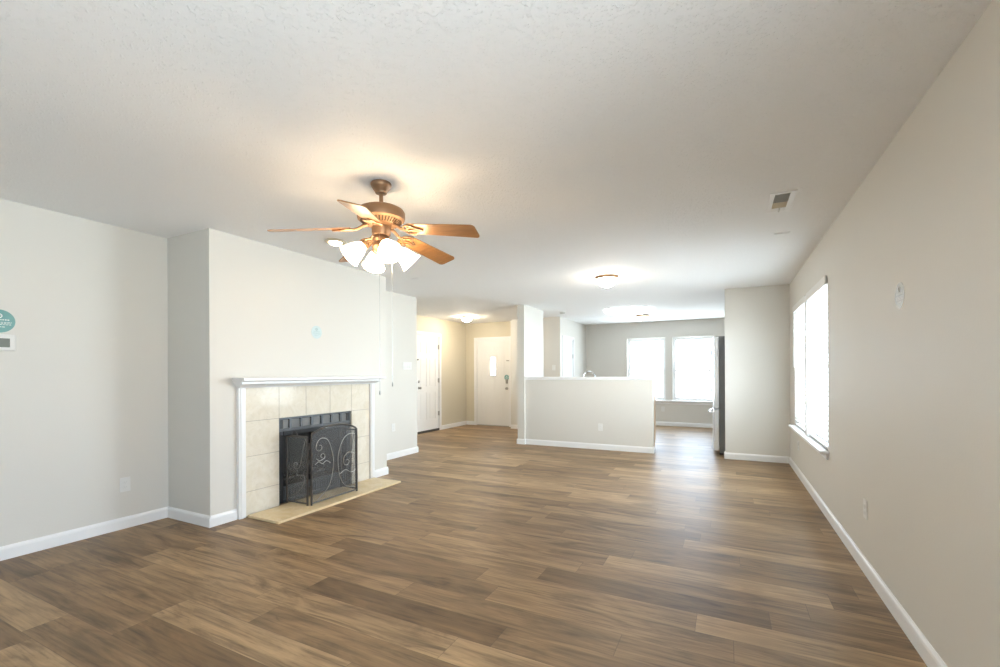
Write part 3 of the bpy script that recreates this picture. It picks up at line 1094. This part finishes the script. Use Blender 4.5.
for k in range(5):
    th = R(10 + 72 * k)
    M = Matrix.Translation((FX, FY, BZ)) @ Matrix.Rotation(th, 4, 'Z')
    MP = M @ Matrix.Rotation(DROOP, 4, 'Y') @ Matrix.Rotation(-PITCH, 4, 'X')
    # blade outline (u radial, v tangential), rounded corners
    out = []
    u0, u1 = 0.185, 0.642
    w0, w1 = 0.056, 0.070
    for (cu, cv, r_, a0) in ((u0 + 0.03, -w0 + 0.03, 0.03, PI), (u1 - 0.026, -w1 + 0.026, 0.026, 1.5 * PI), (u1 - 0.026, w1 - 0.026, 0.026, 0.0), (u0 + 0.03, w0 - 0.03, 0.03, 0.5 * PI)):
        for q in range(7):
            a = a0 + q * (PI / 2) / 6
            out.append((cu + r_ * math.cos(a), cv + r_ * math.sin(a)))
    bl = MB()
    bl.loft([[MP @ Vector((u, v, z)) for u, v in out] for z in (0.0, 0.006)])
    bo = bl.build('blade', 'fan_wood', fan)
    # ornate blade iron: arm from the motor, open leaf-shaped bracket under the blade
    ir = MB()
    ir.tube([M @ Vector(p) for p in ((0.080, 0, 0.012), (0.110, 0, 0.002), (0.135, 0, -0.016), (0.160, 0, -0.026), (0.195, 0, -0.033))], 0.009, 8, radii=[0.012, 0.010, 0.009, 0.009, 0.008])
    for s in (1, -1):
        pts = bez((0.160, 0.0), (0.170, 0.060 * s), (0.225, 0.070 * s), (0.240, 0.030 * s)) + bez((0.240, 0.030 * s), (0.250, 0.012 * s), (0.270, 0.020 * s), (0.290, 0.0))[1:]
        ir.tube([MP @ Vector((u, v, -0.006)) for u, v in pts], 0.0058, 6)
        ir.tube([MP @ Vector((u, v, -0.006)) for u, v in bez((0.175, 0.0), (0.195, 0.012 * s), (0.205, 0.040 * s), (0.232, 0.036 * s), 10)], 0.0045, 6)
    ir.tube([MP @ Vector((u, 0, -0.006)) for u in (0.16, 0.20, 0.25, 0.288)], 0.006, 6)
    ir.build('blade_iron', 'bronze', fan, smooth=True)
# light kit
MB().lathe([(0.040, 2.106), (0.052, 2.098), (0.056, 2.086), (0.044, 2.072), (0.050, 2.058), (0.058, 2.040), (0.050, 2.020), (0.030, 2.005), (0.022, 1.996), (0.014, 1.988), (0.016, 1.980), (0.008, 1.972), (0.001, 1.968)], (FX, FY, 0), seg=28).build('light_fitter', 'bronze', fan, smooth=True)
for k in range(4):
    a = R(56 + 90 * k)
    d = Vector((math.cos(a), math.sin(a), 0))
    c = Vector((FX, FY, 0))
    zz = Vector((0, 0, 1))
    P = lambda r_, z_: c + d * r_ + zz * z_
    tilt = R(48)
    ax = d * math.sin(tilt) - zz * math.cos(tilt)
    neck = P(0.098, 2.048)
    arm = MB().tube([P(0.040, 2.045), P(0.058, 2.060), P(0.075, 2.068), P(0.090, 2.060), neck], 0.007, 8)
    arm.lathe([(0.012, -0.012), (0.024, -0.006), (0.030, 0.008), (0.031, 0.022), (0.027, 0.022)], neck, ax, 20)
    arm.build('light_arm', 'bronze', fan, smooth=True)
    pr = [(0.024, 0.012), (0.027, 0.020), (0.036, 0.036), (0.046, 0.056), (0.053, 0.078), (0.058, 0.100), (0.064, 0.118), (0.073, 0.132)]
    inner = [(r_ - 0.003, h_) for r_, h_ in reversed(pr)]
    sh = MB().lathe(pr + inner, neck, ax, 28, cap=False).build('lamp_shade', 'glow_fan', fan, smooth=True)
    MB().lathe([(0.012, 0.012), (0.014, 0.030), (0.026, 0.060), (0.029, 0.076), (0.024, 0.092), (0.010, 0.102), (0.001, 0.104)], neck, ax, 16).build('bulb', 'glow_fan', sh, smooth=True)
for (dx, dy, zb) in ((0.030, -0.052, 1.115), (0.068, 0.020, 1.165)):
    ch = MB().tube([(FX + dx * 0.85, FY + dy * 0.85, 2.115), (FX + dx, FY + dy, 2.06), (FX + dx, FY + dy, zb + 0.02)], 0.0012, 6)
    ch.lathe([(0.002, zb + 0.028), (0.004, zb + 0.022), (0.0045, zb + 0.006), (0.001, zb)], (FX + dx, FY + dy, 0), seg=10)
    ch.build('pull_chain', 'nickel', fan, smooth=True)

# ------------------------------------------------------------------ flush ceiling lights


def dome_light(loc, r, drop, label, glow='glow_dome'):
    root = thing('ceiling_light', (*loc, H), label, 'ceiling light', 'bronze flush-mount dome lights')
    x, y = loc
    MB().lathe([(r * 0.90, H), (r, H - 0.004), (r, H - 0.014), (r * 0.95, H - 0.022), (r * 0.90, H - 0.032), (r * 0.84, H - 0.034), (r * 0.80, H - 0.020)], (x, y, 0), seg=40).build('rim', 'bronze', root, smooth=True)
    n = 10
    pr = [(r * 0.85 * math.cos(q * PI / 2 / n), H - 0.028 - (drop - 0.045) * math.sin(q * PI / 2 / n)) for q in range(n + 1)]
    MB().lathe(pr, (x, y, 0), seg=40).build('glass_dome', glow, root, smooth=True)
    zb = H - drop + 0.018
    MB().lathe([(0.010, zb + 0.004), (0.011, zb - 0.004), (0.006, zb - 0.010), (0.008, zb - 0.014), (0.001, zb - 0.019)], (x, y, 0), seg=14).build('finial', 'bronze', root, smooth=True)


dome_light((-1.325, 5.60), 0.145, 0.150, 'bronze-rimmed dome light on the ceiling nearest in front of the half wall')
dome_light((-1.555, 9.70), 0.135, 0.135, 'small bronze-rimmed dome light just beyond the large bright kitchen light', 'glow_kitchen')
dome_light((-4.91, 8.20), 0.125, 0.125, 'warm bronze-rimmed dome light on the entry ceiling near the front door', 'glow_entry')
ey = thing('eyeball_downlight', (-3.135, 2.95, H), 'small tan-rimmed round spot light on the ceiling left of the fan shades', 'ceiling light')
MB().lathe([(0.085, H), (0.092, H - 0.004), (0.088, H - 0.012), (0.070, H - 0.018), (0.062, H - 0.016), (0.060, H - 0.002)], (-3.135, 2.95, 0), seg=32).build('trim_ring', 'vent_tan', ey, smooth=True)
MB().lathe([(0.056, H - 0.006), (0.054, H - 0.018), (0.042, H - 0.032), (0.026, H - 0.040), (0.001, H - 0.043)], (-3.135, 2.95, 0), seg=28).build('lamp_face', 'glow_spot', ey, smooth=True)

# large acrylic kitchen light
kl = thing('cloud_ceiling_light', (-1.68, 8.66, H), 'large bright white oblong acrylic light on the kitchen ceiling', 'ceiling light')


def superel(cx, cy, a, b, z, n=48, p=3.2):
    o_ = []
    for k in range(n):
        t_ = 2 * PI * k / n
        ct, st_ = math.cos(t_), math.sin(t_)
        o_.append((cx + a * math.copysign(abs(ct) ** (2 / p), ct), cy + b * math.copysign(abs(st_) ** (2 / p), st_), z))
    return o_


MB().loft([superel(-1.68, 8.66, 0.41, 0.38, H), superel(-1.68, 8.66, 0.41, 0.38, H - 0.014)]).build('base_pan', 'trim', kl)
MB().loft([superel(-1.68, 8.66, 0.40 * f_, 0.37 * f_, H - 0.014 - d_) for f_, d_ in ((1, 0), (1.0, 0.012), (0.97, 0.034), (0.90, 0.052), (0.78, 0.064), (0.55, 0.072))]).build('diffuser', 'glow_cloud', kl, smooth=True)

# ------------------------------------------------------------------ ceiling registers and detectors
vt = thing('ceiling_vent', (0.345, 3.70, H), 'white rectangular air vent with dark slots on the ceiling near the right wall', 'vent')
vx0, vx1, vy0, vy1 = 0.270, 0.420, 3.505, 3.895
mb = MB()
for (p, q, c, d) in ((vx0, vx0 + 0.026, vy0, vy1), (vx1 - 0.036, vx1, vy0, vy1), (vx0 + 0.026, vx1 - 0.036, vy0, vy0 + 0.03), (vx0 + 0.026, vx1 - 0.036, vy1 - 0.07, vy1)):
    mb.box(p, q, c, d, H - 0.007, H, bev=0.002)
mb.build('frame', 'trim', vt)
ymid = (vy0 + vy1) / 2 - 0.005
MB().box(vx0 + 0.026, vx1 - 0.036, vy0 + 0.03, ymid, H - 0.0015, H).build('duct_opening', 'vent_dark', vt)
mb = MB()
y = vy0 + 0.04
while y < ymid - 0.006:
    M = Matrix.Translation((0, y, H - 0.006)) @ Matrix.Rotation(R(62), 4, 'X')
    mb.box(vx0 + 0.026, vx1 - 0.036, -0.005, 0.005, -0.0006, 0.0006, M=M)
    y += 0.016
mb.build('louvers', 'plastic_grey', vt)
mb = MB().box(vx0 + 0.026, vx1 - 0.036, ymid, ymid + 0.008, H - 0.007, H)
y = ymid + 0.012
while y < vy1 - 0.076:
    M = Matrix.Translation((0, y, H - 0.005)) @ Matrix.Rotation(R(-35), 4, 'X')
    mb.box(vx0 + 0.026, vx1 - 0.036, -0.0075, 0.0075, -0.0006, 0.0006, M=M)
    y += 0.016
mb.build('louvers', 'vent_tan', vt)
MB().box(0.340, 0.350, vy1 - 0.075, vy1 - 0.015, H - 0.020, H - 0.006, bev=0.002).build('lever', 'plastic_grey', vt)

for (x, y, lab) in ((0.430, 4.545, 'flat closed white vent cover on the ceiling beyond the dark-slotted vent'),
                    (-3.47, 4.56, 'flat closed white vent cover on the ceiling past the end of the chimney breast')):
    rt = thing('vent_cover', (x, y, H), lab, 'vent')
    MB().box(x - 0.060, x + 0.060, y - 0.022, y + 0.022, H - 0.004, H, bev=0.0015).build('plate', 'trim', rt)
    mb = MB()
    for k in range(2):
        mb.box(x - 0.05, x + 0.05, y - 0.012 + k * 0.016, y - 0.006 + k * 0.016, H - 0.006, H - 0.004)
    mb.build('louvers', 'trim', rt)
sd = thing('smoke_detector', (-2.876, 8.46, H), 'small round white smoke detector on the kitchen ceiling above the half wall', 'smoke detector')
MB().lathe([(0.062, H), (0.062, H - 0.010), (0.056, H - 0.014)], (-2.876, 8.46, 0), seg=28).build('base', 'plastic', sd, smooth=True)
MB().lathe([(0.054, H - 0.014), (0.052, H - 0.030), (0.040, H - 0.038), (0.001, H - 0.040)], (-2.876, 8.46, 0), seg=28).build('cover', 'plastic_grey', sd, smooth=True)

# ------------------------------------------------------------------ outlets and switches (built facing -y at the origin, then turned)
outlet = thing('wall_outlet', (-1.83, YP, 0.36), 'white electrical outlet low on the half wall', 'outlet', 'wall outlets')


def outlet_parts(root):
    x, y, z = root.location
    MB().box(x - 0.0365, x + 0.0365, y - 0.006, y, z - 0.0585, z + 0.0585, bev=0.0025).build('cover_plate', 'plastic', root)
    for s in (1, -1):
        c = z + s * 0.020
        r_ = MB().lathe([(0.0165, 0.006), (0.0165, 0.0085), (0.0155, 0.009)], (x, y, c), (0, -1, 0), 20).build('receptacle', 'plastic', root, smooth=False)
        MB().box(x - 0.008, x - 0.0055, y - 0.0098, y - 0.0085, c - 0.004, c + 0.006).box(x + 0.0055, x + 0.008, y - 0.0098, y - 0.0085, c - 0.004, c + 0.005) \
            .lathe([(0.0025, 0.0085), (0.0025, 0.0098)], (x, y, c - 0.009), (0, -1, 0), 10).build('slots', 'plastic_grey', r_)


outlet_parts(outlet)
dup(outlet, (XL, 1.898, 0.355), R(90), 'white electrical outlet low on the left wall near the chimney breast')
dup(outlet, (XL, 5.20, 0.455), R(90), 'white electrical outlet on the wall between fireplace and entry')
dup(outlet, (XR, 3.506, 0.395), R(-90), 'white electrical outlet on the right wall in the foreground')
dup(outlet, (XR, 6.42, 0.36), R(-90), 'white electrical outlet on the right wall below the window sill')
dup(outlet, (-1.332, YF, 0.388), 0, 'white electrical outlet under the kitchen windows')


def switch(loc, rz, gangs, label):
    x, y, z = 0, 0, 0
    root = thing('light_switch', (0, 0, 0), label, 'light switch')
    w = 0.0365 + 0.023 * (gangs - 1)
    MB().box(-w, w, -0.006, 0, -0.0585, 0.0585, bev=0.0025).build('cover_plate', 'plastic', root)
    for k in range(gangs):
        c = (k - (gangs - 1) / 2) * 0.046
        MB().prism([(c - 0.0165, -0.006, -0.033), (c - 0.0165, -0.010, -0.033), (c - 0.0165, -0.007, 0.033), (c - 0.0165, -0.006, 0.033)], (0.033, 0, 0)).build('rocker', 'plastic', root)
    root.location = loc
    root.rotation_euler = (0, 0, rz)


switch((XL, 5.527, 1.362), R(90), 4, 'wide white multi-gang light switch plate on the wall before the entry')
switch((-3.302, YH, 1.355), 0, 1, 'white light switch on the beige wall right of the column')

# thermostat
th = thing('thermostat', (XL, 1.205, 1.467), 'white wall thermostat with grey display at the left edge under the teal sticker', 'thermostat')
MB().box(XL, XL + 0.024, 1.138, 1.266, 1.412, 1.524, bev=0.006).build('body', 'plastic', th)
MB().box(XL + 0.024, XL + 0.0265, 1.150, 1.256, 1.420, 1.516, bev=0.003).build('faceplate', 'plastic', th)
MB().box(XL + 0.0265, XL + 0.0275, 1.158, 1.236, 1.436, 1.496).build('display', 'lcd', th)

# round stickers


def sticker(center, n, r, mat, pmat, label, ry=None):
    root = thing('round_sticker', center, label, 'sticker')
    c = Vector(center)
    n = Vector(n)
    side = Vector((0, 0, 1)).cross(n)
    ry = ry or r
    def P(a, b, h):
        return c + side * a + Vector((0, 0, b)) + n * h
    seg = 40
    mb = MB()
    mb.loft([[P(r * math.cos(2 * PI * k / seg), ry * math.sin(2 * PI * k / seg), h) for k in range(seg)] for h in (0.0, 0.0016)])
    mb.build('disc', mat, root)
    pm = MB()
    rr = r * 0.17
    pts = [P(rr * math.cos(2 * PI * k / 20), r * 0.46 + rr * math.sin(2 * PI * k / 20), 0.0018) for k in range(21)]
    pm.tube(pts, r * 0.045, 6)
    pm.tube([P(-r * 0.08, r * 0.46, 0.0018), P(0, r * 0.53, 0.0018), P(r * 0.08, r * 0.46, 0.0018)], r * 0.03, 6)
    for (b, w, t_) in ((0.12, 0.62, 0.045), (-0.10, 0.78, 0.022), (-0.20, 0.70, 0.022), (-0.30, 0.74, 0.022), (-0.50, 0.40, 0.030)):
        # short dashes in rows: the small print
        xs_ = -w
        random.seed(int(b * 1000) + 99)
        while xs_ < w - 0.05:
            ln = random.uniform(0.06, 0.20)
            e = min(w, xs_ + ln)
            a0, a1 = xs_ * r, e * r
            pm.prism([P(a0, (b - t_) * r, 0.0016), P(a1, (b - t_) * r, 0.0016), P(a1, (b + t_) * r, 0.0016), P(a0, (b + t_) * r, 0.0016)], n * 0.0006)
            xs_ = e + 0.05
    pm.build('printing', pmat, root)


sticker((XL, 1.192, 1.613), (1, 0, 0), 0.078, 'teal', 'print_white', 'round teal sticker on the left wall above the thermostat')
sticker((XC, 3.290, 1.675), (1, 0, 0), 0.066, 'teal_pale', 'print_teal', 'pale blue round sticker on the chimney breast above the mantel')
sticker((XR, 2.880, 1.622), (-1, 0, 0), 0.066, 'clear_sticker', 'plastic_grey', 'faint grey round sticker on the right wall')
sticker((-4.560, ys - 0.0065, 1.142), (0, -1, 0), 0.062, 'teal', 'print_white', 'small round teal sticker on the front door above its lock')

# ------------------------------------------------------------------ kitchen: cabinet run behind the half wall, counter, sink tap
cb = thing('base_cabinet', (-2.05, 7.67, 0), 'wooden kitchen base cabinet hidden behind the half wall, its end showing at right', 'cabinet')
cx0, cx1 = XK + 0.01, -1.072
MB().box(cx0, cx1, 7.372, 7.950, 0.10, 0.875).box(cx0, cx1 - 0.0, 7.372, 7.880, 0.0, 0.10).build('body', 'cabinet_wood', cb)
nd = 4
for k in range(nd):
    p, q = cx0 + (cx1 - cx0) * k / nd + 0.01, cx0 + (cx1 - cx0) * (k + 1) / nd - 0.01
    mb = MB()
    slab(mb, 'y', 7.972, 1, p, q, 0.12, 0.68, 0.021, [(p + 0.06, q - 0.06, 0.18, 0.62)])
    dr = mb.build('door', 'cabinet_wood', cb)
    MB().tube([(q - 0.04, 7.972, 0.52), (q - 0.04, 7.995, 0.53), (q - 0.04, 7.995, 0.61), (q - 0.04, 7.972, 0.62)], 0.005, 8).build('handle', 'nickel', dr, smooth=True)
    dw = MB().box(p, q, 7.951, 7.972, 0.70, 0.86, bev=0.003).build('drawer', 'cabinet_wood', cb)
    MB().tube([((p + q) / 2 - 0.05, 7.972, 0.78), ((p + q) / 2 - 0.045, 7.995, 0.78), ((p + q) / 2 + 0.045, 7.995, 0.78), ((p + q) / 2 + 0.05, 7.972, 0.78)], 0.005, 8).build('handle', 'nickel', dw, smooth=True)
ct = MB().box(cx0, -1.060, 7.372, 7.990, 0.875, 0.912, bev=0.004).build('countertop', 'counter')
tag(ct, 'stone-look countertop on the cabinet behind the half wall', 'countertop')
fc = thing('faucet', (-2.19, 7.52, 0.912), 'chrome gooseneck kitchen faucet peeking over the half wall', 'faucet')
fx, fy = -2.19, 7.52
MB().lathe([(0.028, 0.912), (0.028, 0.922), (0.020, 0.930), (0.017, 0.985)], (fx, fy, 0), seg=20).build('base', 'chrome', fc, smooth=True)
pts = [(fx, fy, 0.97), (fx, fy, 1.18)]
for k in range(1, 13):
    a = PI - k * PI / 12
    pts.append((fx + 0.075 + 0.075 * math.cos(a), fy + (0.09 + 0.09 * math.cos(a)), 1.18 + 0.085 * math.sin(a)))
pts.append((pts[-1][0], pts[-1][1], 1.12))
MB().tube(pts, 0.0125, 12).build('spout', 'chrome', fc, smooth=True)
MB().tube([(fx - 0.015, fy, 0.96), (fx - 0.06, fy, 0.975), (fx - 0.10, fy, 1.02)], 0.006, 8).build('lever', 'chrome', fc, smooth=True)

# ------------------------------------------------------------------ refrigerator (faces left, side towards the living room)
rf = thing('refrigerator', (0.28, 8.0, 0), 'stainless steel french-door refrigerator seen edge-on behind the short wall', 'refrigerator')
ry0, ry1 = 7.53, 8.44
MB().box(-0.100, 0.60, ry0, ry1, 0.03, 1.765, bev=0.006).build('cabinet', 'steel_dark', rf)
MB().box(-0.10, 0.58, ry0 + 0.03, ry1 - 0.03, 0.0, 0.03).build('base_grille', 'rubber', rf)


def fridge_door(y0, y1, z0, z1, name):
    """bowed front: the door is thicker in the middle of the pair"""
    mb = MB()
    n_ = 10
    front = []
    for k in range(n_ + 1):
        y_ = y0 + (y1 - y0) * k / n_
        s_ = (y_ - ry0) / (ry1 - ry0) * 2 - 1
        front.append((-0.172 - 0.030 * (1 - s_ * s_), y_))
    poly = [(-0.104, y0)] + [(-0.165, y0)] + front[0:] + [(-0.104, y1)]
    poly = [p for i, p in enumerate(poly) if i != 1]
    mb.loft([[(x_, y_, z_) for x_, y_ in poly] for z_ in (z0, z1)])
    return mb.build(name, 'steel', rf, bevel=0.004)


def bow(y, z0, z1, out_, r=0.010):
    P = []
    for k in range(17):
        t_ = k / 16
        P.append((-0.180 - out_ * math.sin(PI * t_) ** 0.7 - 0.005, y, z0 + (z1 - z0) * t_))
    return P


mid = (ry0 + ry1) / 2
da = fridge_door(ry0, mid - 0.003, 0.700, 1.780, 'door')
db = fridge_door(mid + 0.003, ry1, 0.700, 1.780, 'door')
MB().tube(bow(mid - 0.045, 0.78, 1.72, 0.055), 0.010, 10).build('handle', 'steel', da, smooth=True)
MB().tube(bow(mid + 0.045, 0.78, 1.72, 0.055), 0.010, 10).build('handle', 'steel', db, smooth=True)
dz = fridge_door(ry0, ry1, 0.065, 0.680, 'freezer_drawer')
MB().tube([(-0.172, ry0 + 0.08, 0.632), (-0.225, ry0 + 0.085, 0.632), (-0.245, mid, 0.632), (-0.225, ry1 - 0.085, 0.632), (-0.172, ry1 - 0.08, 0.632)], 0.011, 10).build('handle', 'steel', dz, smooth=True)
MB().box(-0.15, -0.02, ry0 + 0.02, ry0 + 0.07, 1.765, 1.785, bev=0.004).build('hinge_cover', 'steel_dark', rf)
MB().box(-0.15, -0.02, ry1 - 0.07, ry1 - 0.02, 1.765, 1.785, bev=0.004).build('hinge_cover', 'steel_dark', rf)

bpy.context.view_layer.update()
